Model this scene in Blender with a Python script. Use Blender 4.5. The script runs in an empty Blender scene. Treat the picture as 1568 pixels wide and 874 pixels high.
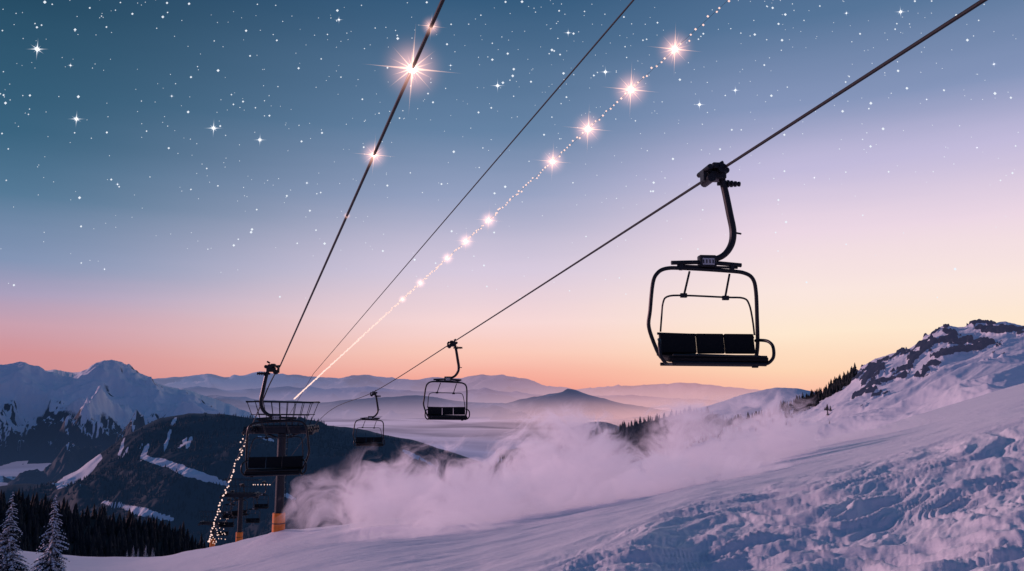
import bpy, math, random, bmesh
import numpy as np
from mathutils import Vector, Matrix
random.seed(7); rng=np.random.default_rng(7)
sc=bpy.context.scene
sc.view_settings.view_transform='Standard'; sc.view_settings.look='None'; sc.view_settings.exposure=0
F=1219.0; TH=math.radians(7.62); CT,ST=math.cos(TH),math.sin(TH)
def P(u,v,d):
    x=(u-784)/F*d; y=(437-v)/F*d
    return np.array([x, d*CT-y*ST, d*ST+y*CT])
def azel(u,v):
    u=np.asarray(u,float); v=np.asarray(v,float)
    x=u-784; up=(437-v)*CT+F*ST; fw=F*CT-(437-v)*ST
    return np.arctan2(x,fw), up/np.hypot(x,fw)
def proj(x,y,z):
    d=y*CT+z*ST; d=np.maximum(d,1e-3); h=-y*ST+z*CT
    return 784+F*x/d, 437-F*h/d
def srgb(r,g,b):
    f=lambda c:(c/255/12.92) if c/255<=0.04045 else ((c/255+0.055)/1.055)**2.4
    return (f(r),f(g),f(b),1.0)
# ---------- numpy noise
_perm=rng.permutation(512); _ang=rng.random(512)*2*np.pi
_gx,_gy=np.cos(_ang),np.sin(_ang)
def pn(x,y):
    x=np.asarray(x,float); y=np.asarray(y,float)
    xi=np.floor(x).astype(int); yi=np.floor(y).astype(int); xf=x-xi; yf=y-yi
    s=xf*xf*xf*(xf*(xf*6-15)+10); t=yf*yf*yf*(yf*(yf*6-15)+10)
    def g(ix,iy,dx,dy):
        h=_perm[(_perm[ix%512]+iy)%512]; return _gx[h]*dx+_gy[h]*dy
    a=g(xi,yi,xf,yf); b=g(xi+1,yi,xf-1,yf); c=g(xi,yi+1,xf,yf-1); d=g(xi+1,yi+1,xf-1,yf-1)
    return ((a*(1-s)+b*s)*(1-t)+(c*(1-s)+d*s)*t)*1.4
def fbm(x,y,o=5,g=.5):
    r=0;a=1;n=0
    for i in range(o):
        r=r+a*pn(x*2**i+17.3*i,y*2**i+9.1*i); n+=a; a*=g
    return r/n
def ridged(x,y,o=5,g=.5):
    r=0;a=1;n=0
    for i in range(o):
        r=r+a*(1-np.abs(pn(x*2**i+31.7*i,y*2**i+5.9*i))*2); n+=a; a*=g
    return r/n
def ss(a,b,x):
    t=np.clip((x-a)/(b-a),0,1); return t*t*(3-2*t)
def blur(y,sig):
    k=np.arange(-int(3*sig)-1,int(3*sig)+2); w=np.exp(-.5*(k/sig)**2); w/=w.sum(); m=len(k)//2
    return np.convolve(np.pad(y,m,mode='edge'),w,'valid')
# ---------- material helpers
def newmat(name):
    m=bpy.data.materials.new(name); m.use_nodes=True; nt=m.node_tree; nt.nodes.clear()
    o=nt.nodes.new('ShaderNodeOutputMaterial'); return m,nt,o
def N(nt,t,**k):
    n=nt.nodes.new(t)
    for a,b in k.items(): setattr(n,a,b)
    return n
def math_(nt,op,a,b=None,clamp=False):
    n=N(nt,'ShaderNodeMath',operation=op,use_clamp=clamp)
    for i,v in enumerate((a,b)):
        if v is None: continue
        if isinstance(v,(int,float)): n.inputs[i].default_value=v
        else: nt.links.new(v,n.inputs[i])
    return n.outputs[0]
def simple(name,col,rough=.5,metal=0,nscale=8,var=.3,bump=.1,spec=.5):
    m,nt,o=newmat(name); b=N(nt,'ShaderNodeBsdfPrincipled'); b.inputs['Roughness'].default_value=rough; b.inputs['Metallic'].default_value=metal; b.inputs['Specular IOR Level'].default_value=spec
    tc=N(nt,'ShaderNodeTexCoord'); n=N(nt,'ShaderNodeTexNoise'); n.inputs['Scale'].default_value=nscale; n.inputs['Detail'].default_value=6
    nt.links.new(tc.outputs['Object'],n.inputs['Vector'])
    mx=N(nt,'ShaderNodeMix',data_type='RGBA'); mx.inputs[6].default_value=(*[c*(1-var) for c in col[:3]],1); mx.inputs[7].default_value=(*[min(1,c*(1+var)) for c in col[:3]],1)
    nt.links.new(n.outputs[0],mx.inputs[0]); nt.links.new(mx.outputs[2],b.inputs['Base Color'])
    bp=N(nt,'ShaderNodeBump'); bp.inputs['Strength'].default_value=bump; bp.inputs['Distance'].default_value=.02
    nt.links.new(n.outputs[0],bp.inputs['Height']); nt.links.new(bp.outputs[0],b.inputs['Normal'])
    nt.links.new(b.outputs[0],o.inputs[0]); return m
# ---------- mesh helpers
def mesh_obj(name,V,Fc,mats=(),mi=None,smooth=True,attrs=None,colattrs=None):
    me=bpy.data.meshes.new(name)
    V=np.asarray(V,np.float32)
    if isinstance(Fc,np.ndarray):
        n,k=Fc.shape
        me.vertices.add(len(V)); me.vertices.foreach_set('co',V.ravel())
        me.loops.add(n*k); me.loops.foreach_set('vertex_index',Fc.astype(np.int32).ravel())
        me.polygons.add(n); me.polygons.foreach_set('loop_start',np.arange(0,n*k,k,dtype=np.int32))
        try: me.polygons.foreach_set('loop_total',np.full(n,k,dtype=np.int32))
        except Exception: pass
        me.update(calc_edges=True); me.validate()
    else:
        me.from_pydata([tuple(map(float,v)) for v in V],[],Fc)
    for m in mats: me.materials.append(m)
    if mi is not None: me.polygons.foreach_set('material_index',np.asarray(mi,np.int32))
    me.polygons.foreach_set('use_smooth',np.full(len(me.polygons),smooth))
    for k,a in (attrs or {}).items():
        at=me.attributes.new(k,'FLOAT','POINT'); at.data.foreach_set('value',np.asarray(a,np.float32).ravel())
    for k,a in (colattrs or {}).items():
        at=me.attributes.new(k,'FLOAT_COLOR','POINT'); at.data.foreach_set('color',np.asarray(a,np.float32).ravel())
    me.update()
    ob=bpy.data.objects.new(name,me); sc.collection.objects.link(ob); return ob
def empty(name,loc=(0,0,0)):
    e=bpy.data.objects.new(name,None); e.location=loc; sc.collection.objects.link(e); e.empty_display_size=.2; return e
class B:
    def __init__(s): s.v=[];s.f=[];s.m=[]
    def tube(s,pts,r,m=0,n=8,sm=0,cap=True):
        pts=[Vector(p) for p in pts]
        rs=r if isinstance(r,(list,tuple)) else [r]*len(pts)
        if sm:
            q=[];qr=[]
            for i in range(len(pts)-1):
                p0=pts[max(i-1,0)];p1=pts[i];p2=pts[i+1];p3=pts[min(i+2,len(pts)-1)]
                for j in range(sm):
                    t=j/sm
                    q.append(.5*((2*p1)+(p2-p0)*t+(2*p0-5*p1+4*p2-p3)*t*t+(3*p1-p0-3*p2+p3)*t**3)); qr.append(rs[i]*(1-t)+rs[i+1]*t)
            q.append(pts[-1]);qr.append(rs[-1]); pts,rs=q,qr
        b=len(s.v); nrm=None
        for i,p in enumerate(pts):
            t=(pts[min(i+1,len(pts)-1)]-pts[max(i-1,0)]).normalized()
            if nrm is None: nrm=t.orthogonal().normalized()
            else: nrm=(nrm-t*nrm.dot(t)).normalized()
            bn=t.cross(nrm)
            for k in range(n):
                a=2*math.pi*k/n; s.v.append(p+(nrm*math.cos(a)+bn*math.sin(a))*rs[i])
        for i in range(len(pts)-1):
            for k in range(n):
                a=b+i*n+k; c=b+i*n+(k+1)%n; s.f.append((a,c,c+n,a+n)); s.m.append(m)
        if cap:
            s.f.append(tuple(b+k for k in range(n))[::-1]); s.m.append(m)
            e=b+(len(pts)-1)*n; s.f.append(tuple(e+k for k in range(n))); s.m.append(m)
    def box(s,c,sz,m=0,R=None,ch=0.0):
        hx,hy,hz=[q/2 for q in sz]; ch=min(ch or min(hx,hy,hz)*.25,min(hx,hy,hz)*.49)
        c=Vector(c); idx={}
        for sx in(-1,1):
            for sy in(-1,1):
                for sz_ in(-1,1):
                    for ax in range(3):
                        h=[hx-ch,hy-ch,hz-ch]; h[ax]=[hx,hy,hz][ax]
                        v=Vector((sx*h[0],sy*h[1],sz_*h[2]))
                        if R is not None: v=R@v
                        idx[(sx,sy,sz_,ax)]=len(s.v); s.v.append(c+v)
        def q(*k): s.f.append(tuple(idx[i] for i in k)); s.m.append(m)
        for g in(-1,1):
            q((g,-1,-1,0),(g,1,-1,0),(g,1,1,0),(g,-1,1,0)); q((-1,g,-1,1),(1,g,-1,1),(1,g,1,1),(-1,g,1,1)); q((-1,-1,g,2),(1,-1,g,2),(1,1,g,2),(-1,1,g,2))
            for h in(-1,1):
                q((g,h,-1,0),(g,h,1,0),(g,h,1,1),(g,h,-1,1)); q((g,-1,h,0),(g,1,h,0),(g,1,h,2),(g,-1,h,2)); q((-1,g,h,1),(1,g,h,1),(1,g,h,2),(-1,g,h,2))
                for k in(-1,1): q((g,h,k,0),(g,h,k,1),(g,h,k,2))
    def obj(s,name,mats,smooth=False):
        ob=mesh_obj(name,s.v,s.f,mats,s.m,smooth)
        bm=bmesh.new(); bm.from_mesh(ob.data); bmesh.ops.recalc_face_normals(bm,faces=bm.faces); bm.to_mesh(ob.data); bm.free()
        return ob
# ================= WORLD
w=bpy.data.worlds.new("World"); sc.world=w; w.use_nodes=True; nt=w.node_tree; nt.nodes.clear()
wo=N(nt,'ShaderNodeOutputWorld'); tc=N(nt,'ShaderNodeTexCoord'); nrm=N(nt,'ShaderNodeVectorMath',operation='NORMALIZE'); nt.links.new(tc.outputs['Generated'],nrm.inputs[0])
sx=N(nt,'ShaderNodeSeparateXYZ'); nt.links.new(nrm.outputs[0],sx.inputs[0])
X,Y,Z=sx.outputs
nz=N(nt,'ShaderNodeTexNoise'); nz.inputs['Scale'].default_value=2.2; nz.inputs['Detail'].default_value=5
mp=N(nt,'ShaderNodeMapping'); mp.inputs['Scale'].default_value=(1,1,9); nt.links.new(nrm.outputs[0],mp.inputs[0]); nt.links.new(mp.outputs[0],nz.inputs['Vector'])
zz=math_(nt,'ADD',Z,math_(nt,'MULTIPLY',math_(nt,'SUBTRACT',nz.outputs[0],.5),.03))
pz=math_(nt,'MULTIPLY',zz,2.0,True)
def ramp(stops):
    r=N(nt,'ShaderNodeValToRGB'); cr=r.color_ramp
    while len(cr.elements)>1: cr.elements.remove(cr.elements[-1])
    for i,(z,c) in enumerate(stops):
        e=cr.elements[0] if i==0 else cr.elements.new(min(1,z*2))
        e.position=min(1,z*2); e.color=srgb(*c)
    nt.links.new(pz,r.inputs[0]); return r.outputs[0]
L=ramp([(0,(202,134,136)),(.038,(208,144,150)),(.07,(200,158,174)),(.105,(168,158,188)),(.14,(128,147,180)),(.21,(82,120,150)),(.274,(55,98,126)),(.40,(36,75,100)),(.5,(30,62,88))])
C=ramp([(0,(242,158,144)),(.016,(246,172,156)),(.048,(250,200,184)),(.09,(247,215,214)),(.15,(215,202,222)),(.242,(150,162,194)),(.319,(102,131,165)),(.459,(54,92,126)),(.5,(46,84,117))])
R_=ramp([(0,(252,190,164)),(.028,(253,212,180)),(.07,(254,232,208)),(.12,(250,230,223)),(.19,(236,215,228)),(.26,(194,187,219)),(.33,(134,150,187)),(.42,(86,117,153)),(.5,(64,97,133))])
K=ramp([(0,(104,98,142)),(.1,(104,108,156)),(.25,(72,94,144)),(.5,(46,76,124))])
az=math_(nt,'ARCTAN2',X,Y)
def mr(v,a,b):
    n=N(nt,'ShaderNodeMapRange',interpolation_type='SMOOTHSTEP'); n.inputs[1].default_value=a; n.inputs[2].default_value=b; nt.links.new(v,n.inputs[0]); return n.outputs[0]
def mix(f,a,b):
    n=N(nt,'ShaderNodeMix',data_type='RGBA'); nt.links.new(f,n.inputs[0]); nt.links.new(a,n.inputs[6]); nt.links.new(b,n.inputs[7]); return n.outputs[2]
c1=mix(mr(az,-.62,-.02),L,C); c2=mix(mr(az,-.02,.36),c1,R_); c3=mix(mr(math_(nt,'ABSOLUTE',az),.8,1.7),c2,K)
bg=N(nt,'ShaderNodeBackground'); nt.links.new(c3,bg.inputs[0]); bg.inputs[1].default_value=1.0
SUNAZ=math.radians(-72); SUNEL=math.radians(11)
sky=N(nt,'ShaderNodeTexSky',sky_type='NISHITA'); sky.sun_disc=False; sky.sun_elevation=math.radians(4); sky.sun_rotation=SUNAZ
bg2=N(nt,'ShaderNodeBackground'); nt.links.new(sky.outputs[0],bg2.inputs[0]); bg2.inputs[1].default_value=.001
ad=N(nt,'ShaderNodeAddShader'); nt.links.new(bg.outputs[0],ad.inputs[0]); nt.links.new(bg2.outputs[0],ad.inputs[1]); nt.links.new(ad.outputs[0],wo.inputs[0])
sl=bpy.data.lights.new('sun','SUN'); sl.energy=2.3; sl.angle=math.radians(3); sl.color=(1,.57,.64); so=bpy.data.objects.new('sun',sl); sc.collection.objects.link(so)
sd=Vector((math.sin(SUNAZ)*math.cos(SUNEL),math.cos(SUNAZ)*math.cos(SUNEL),math.sin(SUNEL)))
so.rotation_euler=sd.to_track_quat('Z','Y').to_euler()
cam=bpy.data.cameras.new('camera'); cam.sensor_width=36; cam.clip_start=.1; cam.clip_end=300000
cam.lens=F/1568*36
co=bpy.data.objects.new('camera',cam); sc.collection.objects.link(co); co.rotation_euler=(math.radians(90)+TH,0,0); sc.camera=co
# ================= terrain material
def terrain_mat(name,snow,dark,nsc,bump=.5,bdist=5,edge=.25,namp=1.3):
    m,nt,o=newmat(name); b=N(nt,'ShaderNodeBsdfPrincipled'); b.inputs['Roughness'].default_value=.75; b.inputs['Specular IOR Level'].default_value=.1
    g=N(nt,'ShaderNodeNewGeometry'); n=N(nt,'ShaderNodeTexNoise'); n.inputs['Scale'].default_value=nsc; n.inputs['Detail'].default_value=9; n.inputs['Roughness'].default_value=.62
    nt.links.new(g.outputs['Position'],n.inputs['Vector'])
    a=N(nt,'ShaderNodeAttribute',attribute_name='mask')
    s=math_(nt,'ADD',a.outputs['Fac'],math_(nt,'MULTIPLY',math_(nt,'SUBTRACT',n.outputs[0],.5),namp))
    r=N(nt,'ShaderNodeMapRange',interpolation_type='SMOOTHSTEP'); r.inputs[1].default_value=.5-edge/2; r.inputs[2].default_value=.5+edge/2; nt.links.new(s,r.inputs[0])
    mx=N(nt,'ShaderNodeMix',data_type='RGBA'); mx.inputs[6].default_value=(*snow,1)
    dk=N(nt,'ShaderNodeMix',data_type='RGBA'); dk.inputs[6].default_value=(*[q*.3 for q in dark],1); dk.inputs[7].default_value=(*[q*2.0 for q in dark],1)
    n2=N(nt,'ShaderNodeTexNoise'); n2.inputs['Scale'].default_value=nsc*6; n2.inputs['Detail'].default_value=6; nt.links.new(g.outputs['Position'],n2.inputs['Vector']); nt.links.new(n2.outputs[0],dk.inputs[0])
    nt.links.new(dk.outputs[2],mx.inputs[7]); nt.links.new(r.outputs[0],mx.inputs[0]); nt.links.new(mx.outputs[2],b.inputs['Base Color'])
    bp=N(nt,'ShaderNodeBump'); bp.inputs['Strength'].default_value=bump; bp.inputs['Distance'].default_value=bdist; nt.links.new(n.outputs[0],bp.inputs['Height']); nt.links.new(bp.outputs[0],b.inputs['Normal'])
    h=N(nt,'ShaderNodeAttribute',attribute_name='haze'); e=N(nt,'ShaderNodeEmission'); nt.links.new(h.outputs['Color'],e.inputs[0])  # aerial haze is painted: in-scattered light mixed over the surface as emission
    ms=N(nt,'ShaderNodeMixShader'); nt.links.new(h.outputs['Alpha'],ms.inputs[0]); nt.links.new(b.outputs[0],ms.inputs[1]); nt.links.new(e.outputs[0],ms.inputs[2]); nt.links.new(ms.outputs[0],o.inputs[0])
    m.cycles.emission_sampling='NONE'; return m
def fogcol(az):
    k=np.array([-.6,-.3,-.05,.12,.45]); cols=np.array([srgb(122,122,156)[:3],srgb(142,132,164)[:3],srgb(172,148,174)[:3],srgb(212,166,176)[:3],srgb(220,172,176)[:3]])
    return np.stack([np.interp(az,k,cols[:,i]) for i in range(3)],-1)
def ridge(name,sil,D,Df,zf,Db,zb,mat,u0,u1,nu,nt_,amp,nsc,jag=0,jsc=20,pw=1.0,fz=(.0,.0,-400,200),maskf=None,hcol=((70,80,110),(70,80,110)),lowfog=0.0,seed=0,extra=None,smk=5.):
    uu=np.linspace(u0,u1,nu); A,_=azel(uu,np.full(nu,600.))
    sa,st=azel([p[0] for p in sil],[p[1] for p in sil])
    base=np.interp(A,sa,st); px=(u1-u0)/nu
    te=blur(base,3/px)+jag*fbm(A*jsc+seed,A*0+seed*1.7,6,.6); tsm=blur(base,70/px)
    if isinstance(D,list):
        da,_=azel([p[0] for p in D],[600]*len(D)); Dc=np.interp(A,da,[p[1] for p in D])
    else: Dc=np.full(nu,float(D))
    zc=te*Dc; zs=tsm*Dc
    rows=[];ts=[]
    for t in np.linspace(0,1,nt_):
        r=Df+(Dc-Df)*t; env=np.sin(np.pi*min(1,t*.93))**.8
        x=r*np.sin(A);y=r*np.cos(A)
        wz=fbm(x/nsc*.7+seed,y/nsc*.7,3)
        rg=ridged(x/nsc+seed+wz*.6,y/nsc+wz*.6,6,.52)
        kk=t**smk; zt=zc*kk+zs*(1-kk)
        z=zf+(zt-zf)*t**pw-amp*(1-rg)*env
        rows.append((x,y,z)); ts.append(np.full(nu,t))
    for t in np.linspace(0,1,14)[1:]:
        r=Dc+(Db-Dc)*t; x=r*np.sin(A);y=r*np.cos(A)
        z=zc+(zb-zc)*t-amp*.3*(1-ridged(x/nsc+seed,y/nsc,4))*np.sin(np.pi*t)
        rows.append((x,y,z)); ts.append(np.full(nu,1.+t))
    G=np.array(rows); X,Y,Z=G[:,0],G[:,1],G[:,2]; T=np.array(ts)
    if extra: Z=extra(X,Y,Z,T)
    U,Vv=proj(X,Y,Z)
    mk=maskf(X,Y,Z,T,U,Vv) if maskf else np.zeros_like(X)
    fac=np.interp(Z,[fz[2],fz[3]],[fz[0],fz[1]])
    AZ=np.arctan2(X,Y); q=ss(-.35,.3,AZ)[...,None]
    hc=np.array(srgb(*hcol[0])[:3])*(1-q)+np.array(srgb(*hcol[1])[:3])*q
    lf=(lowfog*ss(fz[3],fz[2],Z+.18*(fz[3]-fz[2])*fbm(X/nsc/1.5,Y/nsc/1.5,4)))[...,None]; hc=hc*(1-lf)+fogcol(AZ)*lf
    col=np.concatenate([hc,fac[...,None]],-1)  # painted haze per vertex: tint by bearing and height, alpha its share
    nr=X.shape[0]; i=np.arange((nr-1)*nu).reshape(nr-1,nu)[:,:-1].ravel()
    Fc=np.stack([i,i+1,i+1+nu,i+nu],1)
    V=np.stack([X,Y,Z],-1).reshape(-1,3)
    ob=mesh_obj(name,V,Fc,[mat],attrs={'mask':mk},colattrs={'haze':col.reshape(-1,4)})
    return dict(X=X,Y=Y,Z=Z,T=T,U=U,V=Vv,M=mk,ob=ob)
SN=(.84,.86,.90)
m_far=terrain_mat('distant_range_snow_rock',(.75,.78,.85),(.04,.06,.09),.0006,.6,100,.2)
m_mtn=terrain_mat('mountain_snow_rock',(.88,.89,.92),(.010,.018,.030),.004,.9,22,.12,.9)
m_for=terrain_mat('forested_mountain',SN,(.004,.011,.020),.008,.6,6,.10,.8)
m_forn=terrain_mat('conifer_hill',SN,(.008,.013,.018),.03,.5,1.5,.15)
m_peak=terrain_mat('snow_peak_rock',SN,(.014,.016,.024),.09,.5,.8,.12,1.1)
half=lambda v:(lambda X,Y,Z,T,U,V:v+.25*fbm(X/1500,Y/1500,4))
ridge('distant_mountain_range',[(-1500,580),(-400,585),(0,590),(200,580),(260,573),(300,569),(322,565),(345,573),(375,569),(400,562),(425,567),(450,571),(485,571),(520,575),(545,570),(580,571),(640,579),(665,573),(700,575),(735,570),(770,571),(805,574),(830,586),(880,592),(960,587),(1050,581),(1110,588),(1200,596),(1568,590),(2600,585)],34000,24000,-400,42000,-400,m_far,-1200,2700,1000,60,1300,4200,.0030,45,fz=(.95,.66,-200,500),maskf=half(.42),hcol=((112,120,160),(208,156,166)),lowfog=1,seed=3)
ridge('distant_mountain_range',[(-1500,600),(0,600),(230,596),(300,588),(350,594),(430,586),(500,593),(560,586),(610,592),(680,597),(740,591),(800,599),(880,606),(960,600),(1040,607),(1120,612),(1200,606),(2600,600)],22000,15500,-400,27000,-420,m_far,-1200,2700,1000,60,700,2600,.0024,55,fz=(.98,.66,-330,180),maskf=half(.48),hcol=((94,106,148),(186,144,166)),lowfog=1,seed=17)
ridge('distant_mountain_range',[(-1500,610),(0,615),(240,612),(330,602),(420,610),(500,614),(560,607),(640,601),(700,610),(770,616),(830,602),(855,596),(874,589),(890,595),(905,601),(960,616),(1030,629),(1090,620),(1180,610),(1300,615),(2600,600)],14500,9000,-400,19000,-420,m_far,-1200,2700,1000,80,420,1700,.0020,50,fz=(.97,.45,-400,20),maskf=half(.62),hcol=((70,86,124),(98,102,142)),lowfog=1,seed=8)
def mk6(X,Y,Z,T,U,V):
    n=fbm(X/420,Y/420,5,.6); gz=np.gradient(Z,axis=1); gx=np.hypot(np.gradient(X,axis=1),np.gradient(Y,axis=1)); s=gz/np.maximum(gx,1)
    st=ridged(X/260,Y/900,4)-.5
    return np.clip(.12+.5*n+.5*np.clip(np.abs(s)-.55,-.3,.6)+.3*st*ss(100,-50,Z)+ss(-60,-350,Z)*.62,0,1)
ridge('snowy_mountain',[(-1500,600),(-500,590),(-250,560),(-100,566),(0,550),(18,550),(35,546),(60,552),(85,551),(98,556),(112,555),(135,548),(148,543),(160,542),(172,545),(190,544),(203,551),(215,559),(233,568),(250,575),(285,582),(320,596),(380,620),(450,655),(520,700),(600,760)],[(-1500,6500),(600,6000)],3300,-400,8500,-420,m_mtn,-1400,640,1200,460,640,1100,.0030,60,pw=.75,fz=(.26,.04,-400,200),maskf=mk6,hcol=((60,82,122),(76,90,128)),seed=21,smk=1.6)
def mk7(X,Y,Z,T,U,V):
    n=fbm(X/300,Y/300,5,.6); n2=fbm(X/60,Y/60,4,.6)
    def streak(a,b,wd):
        ax,ay=a;bx,by=b; t=np.clip(((U-ax)*(bx-ax)+(V-ay)*(by-ay))/((bx-ax)**2+(by-ay)**2),0,1)
        d=np.hypot(U-(ax+t*(bx-ax))+6*n2,(V-(ay+t*(by-ay)))+5*n2); return np.exp(-(d/(wd*(.35+.5*(1-abs(2*t-1)))*(1+1.2*n)))**4)
    g=0
    for a,b,wd in [((222,700),(348,742),12),((158,768),(264,795),10),((90,745),(150,700),13),((618,690),(650,705),5),((650,705),(668,716),4),((430,755),(455,765),4),((700,742),(735,722),3),((395,668),(425,676),3)]:
        g=np.maximum(g,streak(a,b,wd))
    reg=np.exp(-((U-290)/75)**2-((V-662)/30)**2)+.9*np.exp(-((U-200)/45)**2-((V-690)/22)**2)+.8*np.exp(-((U-100)/60)**2-((V-735)/22)**2)
    st=ridged(X/70+Y/300,Y/420,4)
    g=np.maximum(g,ss(.54,.74,st*(.45+.6*np.clip(reg,0,1)))*np.clip(reg*1.6,0,1))
    return np.clip(1.1-g*1.3,0,1.1)
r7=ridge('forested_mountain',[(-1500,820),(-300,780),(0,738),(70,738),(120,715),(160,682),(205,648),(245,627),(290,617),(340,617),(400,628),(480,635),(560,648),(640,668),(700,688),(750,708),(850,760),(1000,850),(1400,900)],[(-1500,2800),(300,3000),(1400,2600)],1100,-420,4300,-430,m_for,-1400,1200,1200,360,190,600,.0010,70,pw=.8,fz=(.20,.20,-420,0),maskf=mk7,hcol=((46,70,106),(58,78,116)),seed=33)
ridge('forested_hill',[(780,690),(835,673),(870,655),(900,645),(925,644),(960,655),(1010,680),(1060,710)],5200,4300,-400,6200,-420,m_for,760,1100,160,40,30,500,.001,60,fz=(.7,.4,-400,-200),maskf=lambda X,Y,Z,T,U,V:1+0*X,hcol=((64,80,118),(68,80,118)),lowfog=.6,seed=5)
def mk4(X,Y,Z,T,U,V):
    n=fbm(X/120,Y/120,5,.6)
    dist=(V-np.interp(U,[600,1040,1100,1230,1320],[560,626,640,655,690]))
    return np.clip(.5+dist/30+.5*n,0,1)
r4=ridge('forested_hill',[(500,870),(600,800),(680,742),(760,708),(870,675),(960,650),(1040,632),(1100,614),(1150,596),(1190,586),(1225,588),(1280,600),(1500,640),(2600,640)],1200,420,-250,1900,-400,m_forn,480,2600,700,220,25,200,.0008,60,pw=.85,fz=(.16,.10,-250,0),maskf=mk4,hcol=((60,75,108),(80,84,122)),seed=12)
def ex5(X,Y,Z,T):
    U,V=proj(X,Y,Z); n=fbm(X/13,Y/13,5,.6)
    line=np.exp(-((V-np.interp(U,[1290,1330,1380,1440,1500],[588,588,565,528,512]))/34)**2)*ss(1288,1318,U)*ss(1620,1510,U)
    k=ss(.02,.16,n+line*.34-.30)*ss(.1,.5,line)
    ex5.k=k; return Z+k*2.4*(1+fbm(X/5,Y/5,3))
def mk5(X,Y,Z,T,U,V):
    n2=fbm(X/7,Y/7,4,.6)
    top=ss(.08,.32,n2)*ss(.88,.98,T)*ss(1.2,1.0,T)*ss(1440,1490,U)*.45
    return np.clip(ex5.k*1.1+top,0,1.1)
r5=ridge('snow_peak',[(700,860),(850,765),(950,712),(1050,672),(1130,643),(1200,616),(1250,600),(1300,572),(1330,550),(1352,541),(1395,527),(1418,508),(1442,492),(1470,496),(1500,488),(1535,480),(1568,487),(1650,500),(1900,540),(2600,560)],500,110,-40,1000,-200,m_peak,700,2600,1300,420,14,110,.0016,90,pw=.95,fz=(.20,.20,-100,0),maskf=mk5,extra=ex5,hcol=((86,92,136),(96,98,142)),seed=44,smk=4.)
r8=ridge('forested_hill',[(-1500,640),(-400,715),(0,768),(100,782),(200,802),(280,822),(330,850),(400,900),(600,1000)],430,160,-75,800,-250,m_forn,-1500,560,500,120,6,90,.0008,50,fz=(.05,.05,-100,0),maskf=lambda X,Y,Z,T,U,V:1+0*X,hcol=((40,54,76),(40,54,76)),seed=51)
# ---------- valley fog sheet
nr=160; na=420; rr=np.geomspace(500,90000,nr); aa=np.linspace(-np.pi,np.pi,na)
RR,AA=np.meshgrid(rr,aa,indexing='ij'); FX,FY=RR*np.sin(AA),RR*np.cos(AA); FZ=-388+55*fbm(FX/1300,FY/1300,5)*ss(500,4000,RR)
i=np.arange((nr-1)*na).reshape(nr-1,na)[:,:-1].ravel()
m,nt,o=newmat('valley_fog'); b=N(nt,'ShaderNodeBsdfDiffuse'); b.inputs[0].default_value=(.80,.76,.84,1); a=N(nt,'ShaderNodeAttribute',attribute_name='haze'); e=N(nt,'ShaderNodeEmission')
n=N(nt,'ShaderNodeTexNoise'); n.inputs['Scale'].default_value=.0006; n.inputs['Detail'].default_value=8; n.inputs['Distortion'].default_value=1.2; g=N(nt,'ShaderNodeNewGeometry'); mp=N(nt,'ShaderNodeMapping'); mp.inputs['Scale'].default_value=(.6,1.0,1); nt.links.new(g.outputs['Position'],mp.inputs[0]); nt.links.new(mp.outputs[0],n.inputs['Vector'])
nt.links.new(a.outputs['Color'],e.inputs[0]); nt.links.new(math_(nt,'ADD',math_(nt,'MULTIPLY',n.outputs[0],2.4),-.25),e.inputs[1]); ms=N(nt,'ShaderNodeMixShader'); nt.links.new(a.outputs['Alpha'],ms.inputs[0]); nt.links.new(b.outputs[0],ms.inputs[1]); nt.links.new(e.outputs[0],ms.inputs[2]); nt.links.new(ms.outputs[0],o.inputs[0]); m.cycles.emission_sampling='NONE'  # fog brightness mostly painted in as emission, tint shifting with distance
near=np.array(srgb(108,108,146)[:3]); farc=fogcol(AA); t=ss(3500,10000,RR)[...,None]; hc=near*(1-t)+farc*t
mesh_obj('valley_fog',np.stack([FX,FY,FZ],-1).reshape(-1,3),np.stack([i,i+1,i+1+na,i+na],1),[m],colattrs={'haze':np.concatenate([hc,np.full(hc.shape[:2]+(1,),.8)],-1).reshape(-1,4)})
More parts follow.
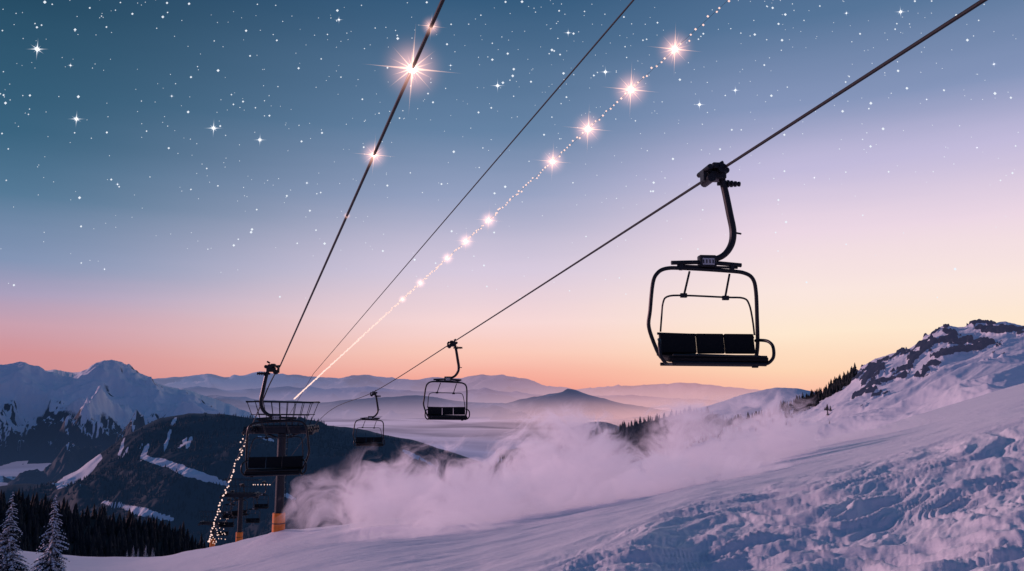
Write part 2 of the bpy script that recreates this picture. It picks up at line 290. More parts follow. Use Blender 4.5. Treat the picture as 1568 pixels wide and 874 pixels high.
# ================= near ground
GS=[(-2500,700,160),(-600,790,110),(0,838,80),(120,852,72),(190,862,66),(300,843,52),(420,819,40),(560,800,36),(700,792,36),(850,768,38),(1000,738,44),(1190,692,58),(1400,640,85),(1568,582,120),(1900,520,170),(2600,460,200)]
ga,gt=azel([g[0] for g in GS],[g[1] for g in GS]); gD=np.array([g[2] for g in GS],float)
ga=np.concatenate([[-np.pi,-1.9],ga,[1.9,np.pi]]); gt=np.concatenate([[.12,.0],gt,[.2,.12]]); gD=np.concatenate([[200,180],gD,[200,200]])
_fa=np.linspace(-np.pi,np.pi,4001); _ft=blur(np.interp(_fa,ga,gt),22); _fd=blur(np.interp(_fa,ga,gD),45)
def ground_z(x,y,detail=True):
    x=np.asarray(x,float); y=np.asarray(y,float); r=np.hypot(x,y); A=np.arctan2(x,y)
    D=np.interp(A,_fa,_fd); zc=D*np.interp(A,_fa,_ft); s0=(zc+1.8)/D; q=np.maximum(r-D,0)
    z=-1.8+s0*r-.28*q*q/(q+14)
    wr=ss(-.25,.25,A)*ss(1.6,.9,A)
    bl=np.interp(A,[-.1,.12,.33,.6],[9,13,18,22])+2.0*fbm(A*7,A*0,3)+1.2*fbm(x/3,y/3,3)
    z=z+wr*(.42*ss(bl-6,bl+1,r)-.42*ss(bl+1,bl*2.6,r)-.28*ss(bl-6,0,r))
    nearw=wr*ss(bl*1.2,bl*.4,r); z=z-nearw*.05*np.maximum(x,0)
    if detail:
        c,s=math.cos(.55),math.sin(.55); xr=x*c+y*s; yr=-x*s+y*c
        wp=fbm(x/5,y/5,3)*1.6
        rip=ridged(xr/4.2+wp,yr/1.25+wp*1.5,6,.52)-.45
        near=ss(bl*1.45,bl*.75,r)*(.2+.8*wr)
        lum=fbm(xr/2.2+9,yr/1.0+wp,5,.52)
        z=z+near*(.27*rip+.20*lum)*ss(0,5,r)
        # sweeping wind ripples on the open slope
        z=z+(1-near)*(.09*fbm(xr/7,yr/1.4,4)+.035*ridged(xr/5+wp,yr/.8,3))*ss(90,35,r)+.28*fbm(x/16,y/16,3)*ss(3,18,r)
    tb=P(426,820,36); z=z+.4*np.exp(-((x-tb[0])**2+(y-tb[1])**2)/1.4)
    return z
dense=np.linspace(-.72,.72,1250); side=np.linspace(.72,np.pi,130)[1:]
aa=np.concatenate([-side[::-1],dense,side]); rr=np.concatenate([[.05],np.geomspace(1,30,520),np.geomspace(30,170,180)[1:],np.geomspace(170,1700,60)[1:]])
RR,AA=np.meshgrid(rr,aa,indexing='ij'); GX,GY=RR*np.sin(AA),RR*np.cos(AA); GZ=ground_z(GX,GY); nr,na=GX.shape
GZ=np.where(RR>900,np.maximum(GZ,-420),GZ)
i=np.arange((nr-1)*na).reshape(nr-1,na)[:,:-1].ravel()
m,nt,o=newmat('snow'); b=N(nt,'ShaderNodeBsdfPrincipled'); b.inputs['Roughness'].default_value=.6; b.inputs['Specular IOR Level'].default_value=.2
g=N(nt,'ShaderNodeNewGeometry'); n1=N(nt,'ShaderNodeTexNoise'); n1.inputs['Scale'].default_value=3.5; n1.inputs['Detail'].default_value=10; n1.inputs['Roughness'].default_value=.6; mp=N(nt,'ShaderNodeMapping'); mp.inputs['Rotation'].default_value=(0,0,.55); mp.inputs['Scale'].default_value=(.35,1.3,1)
nt.links.new(g.outputs['Position'],mp.inputs[0]); nt.links.new(mp.outputs[0],n1.inputs['Vector'])
n2=N(nt,'ShaderNodeTexNoise'); n2.inputs['Scale'].default_value=60; n2.inputs['Detail'].default_value=4; nt.links.new(g.outputs['Position'],n2.inputs['Vector'])
mx=N(nt,'ShaderNodeMix',data_type='RGBA'); mx.inputs[6].default_value=(.74,.75,.82,1); mx.inputs[7].default_value=(.88,.87,.9,1); nt.links.new(n1.outputs[0],mx.inputs[0]); nt.links.new(mx.outputs[2],b.inputs['Base Color'])
bp=N(nt,'ShaderNodeBump'); bp.inputs['Strength'].default_value=.45; bp.inputs['Distance'].default_value=.12; nt.links.new(math_(nt,'ADD',n1.outputs[0],math_(nt,'MULTIPLY',n2.outputs[0],.09)),bp.inputs['Height']); nt.links.new(bp.outputs[0],b.inputs['Normal']); nt.links.new(b.outputs[0],o.inputs[0])
m_snow=m
mesh_obj('ground',np.stack([GX,GY,GZ],-1).reshape(-1,3),np.stack([i,i+1,i+1+na,i+na],1),[m_snow])
# ================= forests
def cone_tree(n=7,tiers=4):
    v=[];f=[]
    for t in range(tiers):
        z0=.08+.8*t/tiers; z1=min(1,z0+.42-.04*t) if tiers>2 else (.7,1)[t]; r=.2*(1-t/tiers*.82)
        b=len(v)
        for k in range(n): a=2*math.pi*k/n+t; v.append((r*math.cos(a)*(1+.25*(k%2)),r*math.sin(a)*(1+.25*(k%2)),z0-.03*(k%2)))
        v.append((0,0,z1))
        for k in range(n): f.append((b+k,b+(k+1)%n,b+n))
    return np.array(v),np.array(f)
TREE=cone_tree(); TREE2=cone_tree(5,2)
m_con=simple('conifer_needles',(.010,.016,.020),.9,0,.3,.5)
def forest(name,pts,hs,mat,tm=TREE,haze=None):
    tv,tf=tm
    pts=np.asarray(pts); n=len(pts); a=rng.random(n)*6.28; wd=rng.uniform(.75,1.15,n)
    V=np.zeros((n,len(tv),3)); c,s=np.cos(a)[:,None],np.sin(a)[:,None]
    V[:,:,0]=(tv[:,0]*c-tv[:,1]*s)*hs[:,None]*wd[:,None]; V[:,:,1]=(tv[:,0]*s+tv[:,1]*c)*hs[:,None]*wd[:,None]; V[:,:,2]=tv[:,2]*hs[:,None]-.06*hs[:,None]
    V+=pts[:,None,:]
    Fc=(tf[None]+np.arange(n)[:,None,None]*len(tv)).reshape(-1,3)
    V=V.reshape(-1,3); ca=None; at=None
    if haze: ca={'haze':np.tile(np.array([*srgb(*haze[0])[:3],haze[1]]),(len(V),1))}; at={'mask':np.ones(len(V))*1.5}  # even painted haze tint for far trees, emitted by the terrain material
    return mesh_obj(name,V,Fc,[mat],smooth=False,attrs=at,colattrs=ca)
def pick(r,prob,n):
    p=prob.ravel()*(np.hypot(r['X'],r['Y'])).ravel(); p=p/p.sum(); k=rng.choice(len(p),n,p=p)
    sX=r['X'].ravel()[k]; dx=np.abs(np.gradient(r['X'],axis=1)).ravel()[k]
    return np.stack([sX+rng.uniform(-.5,.5,n)*dx,r['Y'].ravel()[k],r['Z'].ravel()[k]],1)
T,U,V=r8['T'],r8['U'],r8['V']
pts=pick(r8,(T<1.12)*(T>.1)*(U>-700)*(U<420)*1.0,5600); forest('conifer_forest',pts,rng.uniform(3.5,10,len(pts)),m_con)
T,U,V=r4['T'],r4['U'],r4['V']
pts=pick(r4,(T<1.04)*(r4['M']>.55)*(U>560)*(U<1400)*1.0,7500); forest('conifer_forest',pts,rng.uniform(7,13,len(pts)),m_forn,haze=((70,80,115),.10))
T,U,V=r7['T'],r7['U'],r7['V']
dens=ss(-.25,.25,fbm(r7['X']/160,r7['Y']/160,4))*.9+.1
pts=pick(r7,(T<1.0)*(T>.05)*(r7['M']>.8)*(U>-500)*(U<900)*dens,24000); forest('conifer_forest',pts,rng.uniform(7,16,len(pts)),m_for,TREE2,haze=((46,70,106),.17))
T,U,V=r5['T'],r5['U'],r5['V']
pr=((T>.93)*(T<1.06)*(U>1215)*(U<1312)*1.0+(T>.9)*(T<1.03)*(U>1000)*(U<1230)*.10+(T>.97)*(T<1.04)*(U>1120)*(U<1225)*.3)
pts=pick(r5,pr,420); hs=rng.uniform(2.4,6.5,len(pts)); forest('conifer_forest',pts,hs,m_con)
pts=pick(r5,((np.abs(U-1268)<6)*(np.abs(V-634)<6)+(np.abs(U-1285)<16)*(np.abs(V-655)<8)*.3+(np.abs(U-1165)<60)*(np.abs(V-652)<7)*.1)*(T<1),18); forest('conifer_forest',pts,rng.uniform(1.6,3.6,len(pts)),m_con)
# ---------- snowy pines
m_ndl=simple('pine_needles',(.022,.034,.036),.8,0,6,.5); m_bark=simple('bark',(.06,.045,.035),.9,0,12,.4); m_sn2=simple('branch_snow',(.66,.69,.76),.6,0,3,.12)
def pine_mesh(h,seed):
    rd=random.Random(seed); b=B(); b.tube([(0,0,-.3),(0,0,h*.5),(0.02,0,h*.98)],[h*.022,h*.013,.008],1,7)
    def tri(a,c,d,m): k=len(b.v); b.v+= [a,c,d]; b.f.append((k,k+1,k+2)); b.m.append(m)
    lv=30
    for l in range(lv):
        f=l/(lv-1); z=h*(.06+.92*f); Lm=h*.235*(1-f)**.8+.05
        for k in range(max(5,int(12*(1-f)+4))):
            a=rd.random()*6.283; Lb=Lm*rd.uniform(.5,1.15); dr=rd.uniform(.25,.5); d=Vector((math.cos(a),math.sin(a),0)); pd=Vector((-d.y,d.x,0)); zz=z+rd.uniform(-.3,.3)*h/lv
            n=7
            for j in range(n):
                s=(j+.4)/n; p=d*(Lb*s)+Vector((0,0,zz-dr*Lb*s*s*1.1)); wd=Lb*.30*(1-s*.65)
                for sg in(-1,1):
                    tip=p+d*wd*.8+pd*sg*wd*rd.uniform(.6,1.1)+Vector((0,0,-wd*rd.uniform(.3,.8)))
                    tri(p-d*wd*.25,p+d*wd*.35,tip,0)
                if rd.random()<.6:
                    u=Vector((0,0,.02*h/4)); e=wd*rd.uniform(.4,.85)
                    c=[p+u*2+d*e*.9-Vector((0,0,e*.35)),p+u*2+pd*e*.8-Vector((0,0,e*.4)),p+u*2-d*e*.6,p+u*2-pd*e*.8-Vector((0,0,e*.4))]
                    t=p+u*4
                    for q in range(4): tri(c[q],c[(q+1)%4],t,2)
    return b
pm=pine_mesh(4.3,3); pm2=pine_mesh(4.3,9)
o1=pm.obj('pine_tree',[m_ndl,m_bark,m_sn2]); o2=pm2.obj('pine_tree',[m_ndl,m_bark,m_sn2])
def plant(o,u,d,vt,h0=4.3,wf=1):
    x=(u-784)/F*d; y=d
    for _ in range(4):
        z=float(ground_z(x,y)); dd=y*CT+z*ST; x=(u-784)/F*dd
    top=P(u,vt,y*CT+z*ST); h=top[2]-z; o.location=(x,y,z); o.scale=(h/h0*wf,h/h0*wf,h/h0)
plant(o1,10,31,755); plant(o2,76,29,760); o2.rotation_euler[2]=1
for k,(u,vt,d) in enumerate([(194,842,62),(203,836,64),(211,840,60),(222,834,63),(233,838,61),(236,845,58)]):
    s=bpy.data.objects.new('pine_sapling',(o1 if k%2 else o2).data); sc.collection.objects.link(s); plant(s,u,d,vt,wf=.8); s.rotation_euler[2]=k*1.3
# ================= chairlift
m_blk=simple('black_painted_steel',(.012,.014,.018),.42,.2,14,.4,.05,.35); m_seat=simple('black_seat_vinyl',(.005,.006,.008),.65,0,25,.3,.2,.2)
m_org=simple('orange_foam_pad',(.80,.20,.02),.6,0,6,.2,.1); m_pl=simple('number_plate',(.5,.5,.5),.5,0,4,.1); m_stl=simple('tower_steel',(.014,.018,.026),.5,.4,6,.4,.05); m_rope=simple('steel_rope',(.008,.009,.012),.7,0,30,.3)
def chair_mesh():
    b=B(); S=83.8
    c=lambda u,v,y=0:((u-1100)/S,y,-(v-265)/S)
    b.box(c(1096,270),(.30,.30,.16),0); b.box(c(1090,258),(.14,.5,.10),0); b.tube([c(1078,262,-.3),c(1078,262,.3)],.05,0,10)
    b.tube([c(1083,277,-.2),c(1083,277,.2)],.08,0,12); b.tube([c(1099,262,-.25),c(1099,262,.25)],.085,0,12); b.tube([c(1110,262,-.1),c(1110,262,.15)],.06,0,12)
    b.tube([c(1098,282),c(1134,281)],.035,0,10)
    for k in range(4): b.tube([c(1113+6*k,281.5),c(1116+6*k,281.5)],.07-.008*k,0,12)
    b.tube([c(1100,252),c(1108,247)],.03,0,8); b.box(c(1076,270),(.07,.2,.22),0)
    b.tube([c(1105,272),c(1110,295),c(1116,330),c(1120,356),c(1117,376),c(1106,392),c(1090,400),c(1066,403)],[.062,.064,.066,.066,.062,.056,.054,.054],0,12,6)
    b.tube([c(1120,358),c(1133,360)],.018,0,8)
    b.box(c(1077,404,0),(.32,.16,.22),0); b.box(c(1077,405,-.083),(.22,.012,.12),2)
    for k in range(4): b.box(c(1069+5*k,405,-.091),(.022,.006,.07),0)
    b.tube([c(1021,407),c(1075,405.5),c(1131,409)],.040,0,10,4); b.tube([c(1030,411),c(1125,413)],.022,0,8)
    for u in(1036,1116): b.box(c(u,413),(.07,.09,.12),0)
    b.tube([c(1002,550,.02),c(995,538,.02),c(984,505,.02),c(986,480),c(991,440),c(998,424),c(1012,416),c(1040,415),c(1110,418),c(1136,421),c(1149,430),c(1153,450),c(1153,490),c(1153,528,.02),c(1150,548,.02)],.036,0,10,5)
    b.tube([c(1000,512,-.05),c(1001,490,-.1),c(1003,470,-.12),c(1010,460,-.13),c(1035,458,-.13),c(1100,460,-.13),c(1128,461,-.13),c(1137,470,-.12),c(1142,492,-.1),c(1146,516,-.05)],.017,0,8,4)
    b.tube([c(1049,420),c(1036,456,-.13)],.02,0,8); b.tube([c(1112,423),c(1100,458,-.13)],.02,0,8)
    b.box(c(1035,458,-.13),(.12,.06,.08),0); b.box(c(1100,461,-.13),(.12,.06,.08),0)
    Rt=Matrix.Rotation(math.radians(-10),3,'X')
    for (ua,ub) in((1000,1055.8),(1057.4,1099.4),(1101,1147)):
        b.box(c((ua+ub)/2,529,.02),((ub-ua)/S,.07,.36),1,Rt,.012)
    b.tube([c(998,514,.07),c(1070,516,.07),c(1149,519,.07)],.022,0,8)
    b.tube([c(996,545,.03),c(1152,549,.03)],.03,0,8)
    b.box(c(1077,552,-.20),(152/S,.46,.10),1,Matrix.Rotation(math.radians(7),3,'X'),.035)
    b.tube([c(1008,559,-.41),c(1149,561,-.41)],.036,0,8); b.tube([c(1000,560,0),c(1152,561,0)],.03,0,8); b.tube([c(1008,548,-.43),c(1150,550,-.43)],.018,0,8)
    for u in(1012,1056,1100,1144): b.tube([c(u,560,.02),c(u,560,-.41)],.022,0,8)
    for (u,s) in((1000,-1),(1150,1)):
        b.tube([c(u,524,.03),c(u+s*4,524,-.1),c(u+s*8,527,-.3),c(u+s*11,535,-.40),c(u+s*10,550,-.43),c(u+s*3,559,-.40),c(u-s*2,560,-.3)],.029,0,10,5)
    b.box(c(1133,564,-.38),(.1,.06,.05),0); b.box(c(1010,560,-.40),(.06,.06,.05),0)
    return b.obj('ski_lift_chair',[m_blk,m_seat,m_pl])
chair=chair_mesh()
def put(o,u,v,d,yaw,s=1.0,mir=1): o.location=P(u,v,d); o.rotation_euler=(0,0,yaw); o.scale=(s*mir,s,s)
put(chair,1100,265,14.5,math.radians(6),1.0); chair.scale=(.98,1,.985)
def another(u,v,d,yaw,s=1.0,mir=1):
    o=bpy.data.objects.new('ski_lift_chair',chair.data); sc.collection.objects.link(o); put(o,u,v,d,yaw,s,mir); return o
another(695,526,38.5,math.radians(8),1.02); another(574,602,58,math.radians(10),1.06)
another(413,563,26.5,math.radians(12),.98,-1)
for q in[(372,742,95,.7,1),(392,760,112,.2,1),(352,764,105,.2,1),(405,738,100,.2,.9),(345,785,130,.2,1),(357,752,108,.2,1)]: another(q[0],q[1],q[2],q[3],q[4])
def spl(pts,sub=14):
    pts=[Vector(p) for p in pts]; q=[]
    for i in range(len(pts)-1):
        p0=pts[max(i-1,0)];p1=pts[i];p2=pts[i+1];p3=pts[min(i+2,len(pts)-1)]
        for j in range(sub):
            t=j/sub; q.append(.5*((2*p1)+(p2-p0)*t+(2*p0-5*p1+4*p2-p3)*t*t+(3*p1-p0-3*p2+p3)*t**3))
    q.append(pts[-1]); return q
g1,g2,g3=P(1100,262,14.5),P(695,523,38.5),P(574,599,58)
d0=g1-g2; pre=g1+d0*.8
b=B(); b.tube(spl([pre,g1,g2,g3,P(492,640,86),P(414,744,100)]),.026,0,8); b.tube([pre+d0*3,pre],.026,0,8); b.obj('lift_cable',[m_rope])
gL=P(429,560,26.5); st=P(678,0,5.2); dl=st-gL
b=B(); b.tube([gL+dl*2.2,gL+dl,gL+dl*.5,gL],[.013,.014,.019,.024],0,8); b.tube(spl([gL,P(412,590,30),P(384,655,36),P(345,742,95)]),.024,0,8); b.tube([gL,P(413,561,26.5)],.03,0,8); b.obj('lift_cable',[m_rope])
mA,mB=P(970,0,13),P(480,572,80); b=B(); b.tube([mA+(mA-mB)*.5,mA,mA*.6+mB*.4,mB,P(440,640,100)],[.015,.015,.018,.024,.024],0,8); b.obj('lift_cable',[m_rope])
# ---------- towers
def tower(u,vb,vt,d,padv=32,k_=1.0):
    base=P(u,vb,d); gz=float(ground_z(base[0],base[1])); s0=d/F; s=s0*k_
    b=B(); top=P(u,vt,d)[2]; bx,by=base[0],base[1]
    r=6.6*s
    def q(px,pv,y=0): return Vector((bx+px*s,by+y,top-(pv)*s))
    b.tube([(bx,by,gz-1),(bx,by,top-10*s)],[r*1.1,r*.95],0,20)
    pz=base[2]; b.tube([(bx,by,min(gz,pz)-.1),(bx,by,pz+padv*s0)],[r*1.5,r*1.45],1,20)
    b.tube([(bx,by,pz+padv*s0*.55-.02),(bx,by,pz+padv*s0*.55+.02)],[r*1.52,r*1.52],0,20)
    b.box(q(0,4),(100*s,.26,12*s),0)
    for sx_ in(-.16,.16): b.tube([(bx+r+.02,by+sx_,gz),(bx+r+.02,by+sx_,top)],.015,0,6)
    zz=gz+.3
    while zz<top: b.tube([(bx+r+.02,by-.16,zz),(bx+r+.02,by+.16,zz)],.012,0,6); zz+=.3
    for y in(-.45,.45):
        b.tube([q(-52,-40,y*1.3),q(53,-38,y*1.3)],.032,0,8); b.tube([q(-44,-20,y*1.15),q(46,-19,y*1.15)],.018,0,6); b.tube([q(-36,-2,y),q(38,-2,y)],.035,0,8)
        for k in range(9):
            t=k/8; b.tube([q(-36+74*t,-2,y),q(-50+101*t,-39,y*1.3)],.017,0,6)
    for sx_ in(-1,1): b.tube([q(sx_*51,-39,-.58),q(sx_*51,-39,.58)],.028,0,6); b.tube([q(sx_*37,-2,-.45),q(sx_*37,-2,.45)],.028,0,6)
    for k in range(12): b.tube([q(-36+74*k/11,-1,-.45),q(-36+74*k/11,-1,.45)],.014,0,6)
    for sx_ in(-1,1):
        cx=sx_*43
        b.box(q(cx,0,0),(7*s,1.5,6*s),0)
        for k in range(5):
            y=-.85+k*.42; b.tube([q(cx-6,3,y),q(cx+6,3,y)],.17,0,14); b.tube([q(cx-8,3,y),q(cx+8,3,y)],.05,0,8)
        b.tube([q(cx,2,0),q(sx_*8,16,0)],.05,0,8)
        b.box(q(cx+sx_*6,8,-.7),(10*s,.12,5*s),0)
    return b.obj('ski_lift_tower',[m_stl,m_org])
tower(426,820,655,36,34); tower(366,831,757,92,16,.55); tower(325,835,800,150,10,.4)
# ================= lights
def emit(name,col,st,attr=False):
    m,nt,o=newmat(name); e=N(nt,'ShaderNodeEmission'); e.inputs[0].default_value=(*col,1); e.inputs[1].default_value=st
    if attr:
        a=N(nt,'ShaderNodeAttribute',attribute_name='glow'); tr=N(nt,'ShaderNodeBsdfTransparent'); ms=N(nt,'ShaderNodeMixShader')
        nt.links.new(a.outputs['Fac'],ms.inputs[0]); nt.links.new(tr.outputs[0],ms.inputs[1]); nt.links.new(e.outputs[0],ms.inputs[2]); nt.links.new(ms.outputs[0],o.inputs[0])
    else: nt.links.new(e.outputs[0],o.inputs[0])
    m.cycles.emission_sampling='NONE'; return m
m_ray=emit('lamp_rays',(1,.62,.50),1.7,True); m_core=emit('lamp_bulb',(1,.86,.76),6); m_dot=emit('fairy_bulb',(1,.68,.60),1.25)
m_sray=emit('star_rays',(.9,.93,1),1.6,True)
def burst(sets):  # glare spikes of lamps and stars, modelled as fading emissive mesh
    V=[];Fc=[];G=[]
    for dirs,ln,wd in sets:
        for d in dirs:
            d=Vector(d).normalized(); a=d.orthogonal().normalized(); c=d.cross(a)
            b0=len(V); prof=[(0,1,.95),(.1,.8,.7),(.26,.5,.36),(.55,.3,.13),(1,.05,0)]
            for t,rw,gl in prof:
                for k in range(4):
                    an=k*math.pi/2; V.append(d*ln*t+(a*math.cos(an)+c*math.sin(an))*wd*rw); G.append(gl)
            for i in range(4):
                for k in range(4): p=b0+i*4+k; q=b0+i*4+(k+1)%4; Fc.append((p,q,q+4,p+4))
    return V,Fc,G
ax=[(1,0,0),(-1,0,0),(0,0,1),(0,0,-1),(0,1,0),(0,-1,0)]
dg=[(a,0,b_) for a in(-1,1) for b_ in(-1,1)]+[(a,b_,0) for a in(-1,1) for b_ in(-1,1)]+[(0,a,b_) for a in(-1,1) for b_ in(-1,1)]
mid=[(a*1,0.1,b_*.41) for a in(-1,1) for b_ in(-1,1)]+[(a*.41,.1,b_) for a in(-1,1) for b_ in(-1,1)]
V,Fc,G=burst([(ax,1,.032),(dg,.62,.026),(mid,.36,.020)])
ray=bpy.data.meshes.new('lamp_rays'); ray.from_pydata([tuple(v) for v in V],[],Fc); ray.materials.append(m_ray); at=ray.attributes.new('glow','FLOAT','POINT'); at.data.foreach_set('value',np.array(G,np.float32))
m,nt,o=newmat('lamp_halo'); t_=N(nt,'ShaderNodeTexCoord'); ln_=N(nt,'ShaderNodeVectorMath',operation='LENGTH'); nt.links.new(t_.outputs['Object'],ln_.inputs[0])
f=math_(nt,'POWER',math_(nt,'SUBTRACT',1.0,ln_.outputs['Value'],True),3.0); oi=N(nt,'ShaderNodeObjectInfo'); sc_=N(nt,'ShaderNodeSeparateColor'); nt.links.new(oi.outputs['Color'],sc_.inputs[0])
e=N(nt,'ShaderNodeEmission'); e.inputs[0].default_value=(1,.50,.42,1); nt.links.new(math_(nt,'MULTIPLY',f,math_(nt,'MULTIPLY',sc_.outputs[0],10.0)),e.inputs[1]); nt.links.new(e.outputs[0],o.inputs['Volume']); m.cycles.emission_sampling='NONE'; m_halo=m  # glare around each bulb, added as a small emissive volume
def ico(name,r,sub,mat):
    bm=bmesh.new(); bmesh.ops.create_icosphere(bm,subdivisions=sub,radius=r); me=bpy.data.meshes.new(name); bm.to_mesh(me); bm.free(); me.materials.append(mat)
    for p in me.polygons: p.use_smooth=True
    return me
core_me=ico('bulb',1,2,m_core); halo_me=ico('halo',1,3,m_halo)
def child(par,name,me,loc,s,col=None,rot=(0,0,0)):
    o=bpy.data.objects.new(name,me); sc.collection.objects.link(o); o.parent=par; o.location=loc; o.scale=(s,)*3; o.rotation_euler=rot
    if col: o.color=col
    return o
def on_line(A_,B_,v):
    lo,hi=0.,1.
    for _ in range(40):
        mid_=(lo+hi)/2; p=A_+(B_-A_)*mid_; pu,pv=proj(*p)
        if pv<v: lo=mid_
        else: hi=mid_
    return A_+(B_-A_)*lo
def lamp(par,p,px,k):
    d=p[1]*CT+p[2]*ST; s=px*d/F
    child(par,f'rays_{k}',ray,p,s,rot=(0,.06,.1)); child(par,f'bulb_{k}',core_me,p,s*.09)
    h=s*.8; child(par,f'halo_{k}',halo_me,p,h,(.22/h,1,1,1))
sL=empty('string_lights')
k=0
for v,px in[(40,26),(105,78),(237,36),(330,9)]:
    lamp(sL,on_line(gL+dl*1.5,gL,v),px,k); k+=1
SA,SB=P(1115,0,8),P(450,611,60); SA2=SA+(SA-SB)*.15
for v,px in[(75,46),(137,48),(197,42),(247,34),(337,25),(369,22),(395,17),(433,14),(458,11),(-120,40)]:
    lamp(sL,on_line(SA2+(SA-SB)*.1,SB,v),px,k); k+=1
b=B(); b.tube([SA2,SB],.0016,0,5); wire=b.obj('wire',[m_rope]); wire.parent=sL
pts=[];rad=[]
Lg=np.linalg.norm(SB-SA2); n=int(Lg/.11)
for i in range(n):
    t=i/n; p=SA2+(SB-SA2)*t+rng.normal(0,.012,3); pts.append(p); d=p[1]; rad.append(.0007*d*rng.uniform(.6,1.15)+.009)
q=spl([P(380,655,36),P(368,690,48),P(350,740,72),P(333,785,98),P(320,830,125)],60)
for i,p in enumerate(q):
    if i%4==0: pts.append(np.array(p)+rng.normal(0,.08,3)); rad.append(.0011*p[1])
q=spl([P(388,742,98),P(415,742,98)],20)
for i,p in enumerate(q):
    if i%3==0: pts.append(np.array(p)); rad.append(.0008*p[1])
for _ in range(36):
    uu=rng.uniform(322,350); pts.append(P(uu,835-(uu-322)*1.4+rng.normal(0,10),115)); rad.append(.08)
ov=np.array([(1,0,0),(-1,0,0),(0,1,0),(0,-1,0),(0,0,1),(0,0,-1)],float); of=np.array([(0,2,4),(2,1,4),(1,3,4),(3,0,4),(2,0,5),(1,2,5),(3,1,5),(0,3,5)])
def octs(name,pts,rad,mat,attrs=None):
    pts=np.array(pts);rad=np.array(rad);n=len(pts); V=pts[:,None]+ov[None]*rad[:,None,None]; Fc=(of[None]+np.arange(n)[:,None,None]*6).reshape(-1,3)
    return mesh_obj(name,V.reshape(-1,3),Fc,[mat],smooth=False,attrs=attrs)
fb=octs('fairy_bulbs',pts,rad,m_dot); fb.parent=sL
# ---------- stars
RS=60000
z=rng.random(32000); z=z[(z>.10)]; a=rng.random(len(z))*2*np.pi-np.pi
keep=rng.random(len(z))<np.clip((z-.09)/.40,0,1)**1.1*np.clip(1.0-.3*np.sin(a)*(np.cos(a)>0),.3,1.3); z=z[keep];a=a[keep]
hr=np.sqrt(1-z*z); D_=np.stack([hr*np.sin(a),hr*np.cos(a),z],1)*RS
mag=rng.random(len(z))**4.5; rad=RS/F*(.7+1.5*mag); br=np.clip(.25+.9*mag+rng.random(len(z))*.40,0,1)
octs('stars',D_,rad,emit('starlight',(.86,.92,1),1.0,True),attrs={'glow':np.repeat(br,6)})
V,Fc,G=burst([(ax,1,.07),(dg,.45,.05)])
AV=[];AF=[];AG=[]
for u,v,px in[(57,75,19),(117,182,15),(327,196,16),(398,214,12),(762,131,13),(927,110,11),(1071,160,11),(1379,18,11),(519,30,8),(870,50,9),(1126,138,9),(108,100,6),(263,147,5),(1296,20,6),(1522,98,6),(470,280,5),(180,282,5),(1247,272,4),(160,412,4),(1419,152,4),(1496,226,4),(690,100,5)]:
    p=Vector(P(u,v,RS*.98)); s=px*RS*.98/F; b0=len(AV); AV+=[p+w_*s for w_ in V]; AF+=[tuple(i+b0 for i in f_) for f_ in Fc]; AG+=G
mesh_obj('bright_stars',AV,AF,[m_sray],smooth=False,attrs={'glow':AG})
p_=[P(*q,RS*.98) for q in[(57,75),(117,182),(327,196),(398,214),(762,131),(927,110),(1071,160),(1379,18)]]
octs('bright_stars',p_,[RS/F*2.6]*len(p_),emit('star_core',(1,1,1),1.3))
# ================= spindrift (blown snow)
m,nt,o=newmat('blown_snow'); tcn=N(nt,'ShaderNodeTexCoord'); ln_=N(nt,'ShaderNodeVectorMath',operation='LENGTH'); nt.links.new(tcn.outputs['Object'],ln_.inputs[0])
g=N(nt,'ShaderNodeNewGeometry')
wn=N(nt,'ShaderNodeTexNoise'); wn.inputs['Scale'].default_value=.38; wn.inputs['Detail'].default_value=2.5; nt.links.new(g.outputs['Position'],wn.inputs['Vector'])
wv=N(nt,'ShaderNodeVectorMath',operation='SUBTRACT'); nt.links.new(wn.outputs['Color'],wv.inputs[0]); wv.inputs[1].default_value=(.5,.5,.5)
wm=N(nt,'ShaderNodeVectorMath',operation='SCALE'); wm.inputs['Scale'].default_value=7.0; nt.links.new(wv.outputs[0],wm.inputs[0])
wa=N(nt,'ShaderNodeVectorMath',operation='ADD'); nt.links.new(g.outputs['Position'],wa.inputs[0]); nt.links.new(wm.outputs[0],wa.inputs[1])
mp=N(nt,'ShaderNodeMapping',vector_type='TEXTURE'); mp.inputs['Rotation'].default_value=(0,math.radians(-28),0); mp.inputs['Scale'].default_value=(5.0,2.2,.55); nt.links.new(wa.outputs[0],mp.inputs[0])
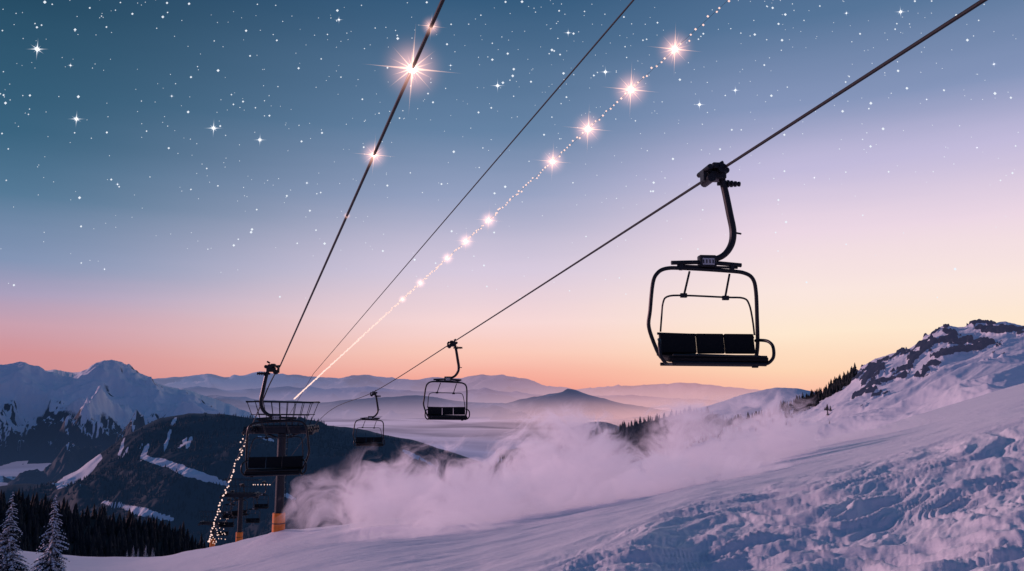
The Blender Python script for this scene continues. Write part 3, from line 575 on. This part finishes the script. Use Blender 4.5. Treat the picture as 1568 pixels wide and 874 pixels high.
n1=N(nt,'ShaderNodeTexNoise'); n1.inputs['Scale'].default_value=1.1; n1.inputs['Detail'].default_value=4.5; n1.inputs['Roughness'].default_value=.6; nt.links.new(mp.outputs[0],n1.inputs['Vector'])
env=math_(nt,'SUBTRACT',1.0,ln_.outputs['Value'],True)
dn=math_(nt,'ADD',math_(nt,'MULTIPLY',env,2.3),math_(nt,'MULTIPLY',math_(nt,'SUBTRACT',n1.outputs[0],.57),6.0))
dn=math_(nt,'MULTIPLY',math_(nt,'SUBTRACT',dn,.30,True),math_(nt,'MULTIPLY',env,3.2,True))
oi=N(nt,'ShaderNodeObjectInfo'); sc_=N(nt,'ShaderNodeSeparateColor'); nt.links.new(oi.outputs['Color'],sc_.inputs[0])
den=math_(nt,'MULTIPLY',dn,math_(nt,'MULTIPLY',sc_.outputs[0],4.0))
vs=N(nt,'ShaderNodeVolumeScatter'); vs.inputs[0].default_value=(.98,.93,.96,1); nt.links.new(den,vs.inputs['Density']); vs.inputs['Anisotropy'].default_value=.2
em=N(nt,'ShaderNodeEmission'); em.inputs[0].default_value=(.235,.155,.235,1)   # added glow standing in for multiple-scattered dusk light inside the powder
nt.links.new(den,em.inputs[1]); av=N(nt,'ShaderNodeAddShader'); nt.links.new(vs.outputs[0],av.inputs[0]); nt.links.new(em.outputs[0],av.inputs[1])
nt.links.new(av.outputs[0],o.inputs['Volume']); m.cycles.volume_step_rate=.5; m.cycles.emission_sampling='NONE'; m_sp=m
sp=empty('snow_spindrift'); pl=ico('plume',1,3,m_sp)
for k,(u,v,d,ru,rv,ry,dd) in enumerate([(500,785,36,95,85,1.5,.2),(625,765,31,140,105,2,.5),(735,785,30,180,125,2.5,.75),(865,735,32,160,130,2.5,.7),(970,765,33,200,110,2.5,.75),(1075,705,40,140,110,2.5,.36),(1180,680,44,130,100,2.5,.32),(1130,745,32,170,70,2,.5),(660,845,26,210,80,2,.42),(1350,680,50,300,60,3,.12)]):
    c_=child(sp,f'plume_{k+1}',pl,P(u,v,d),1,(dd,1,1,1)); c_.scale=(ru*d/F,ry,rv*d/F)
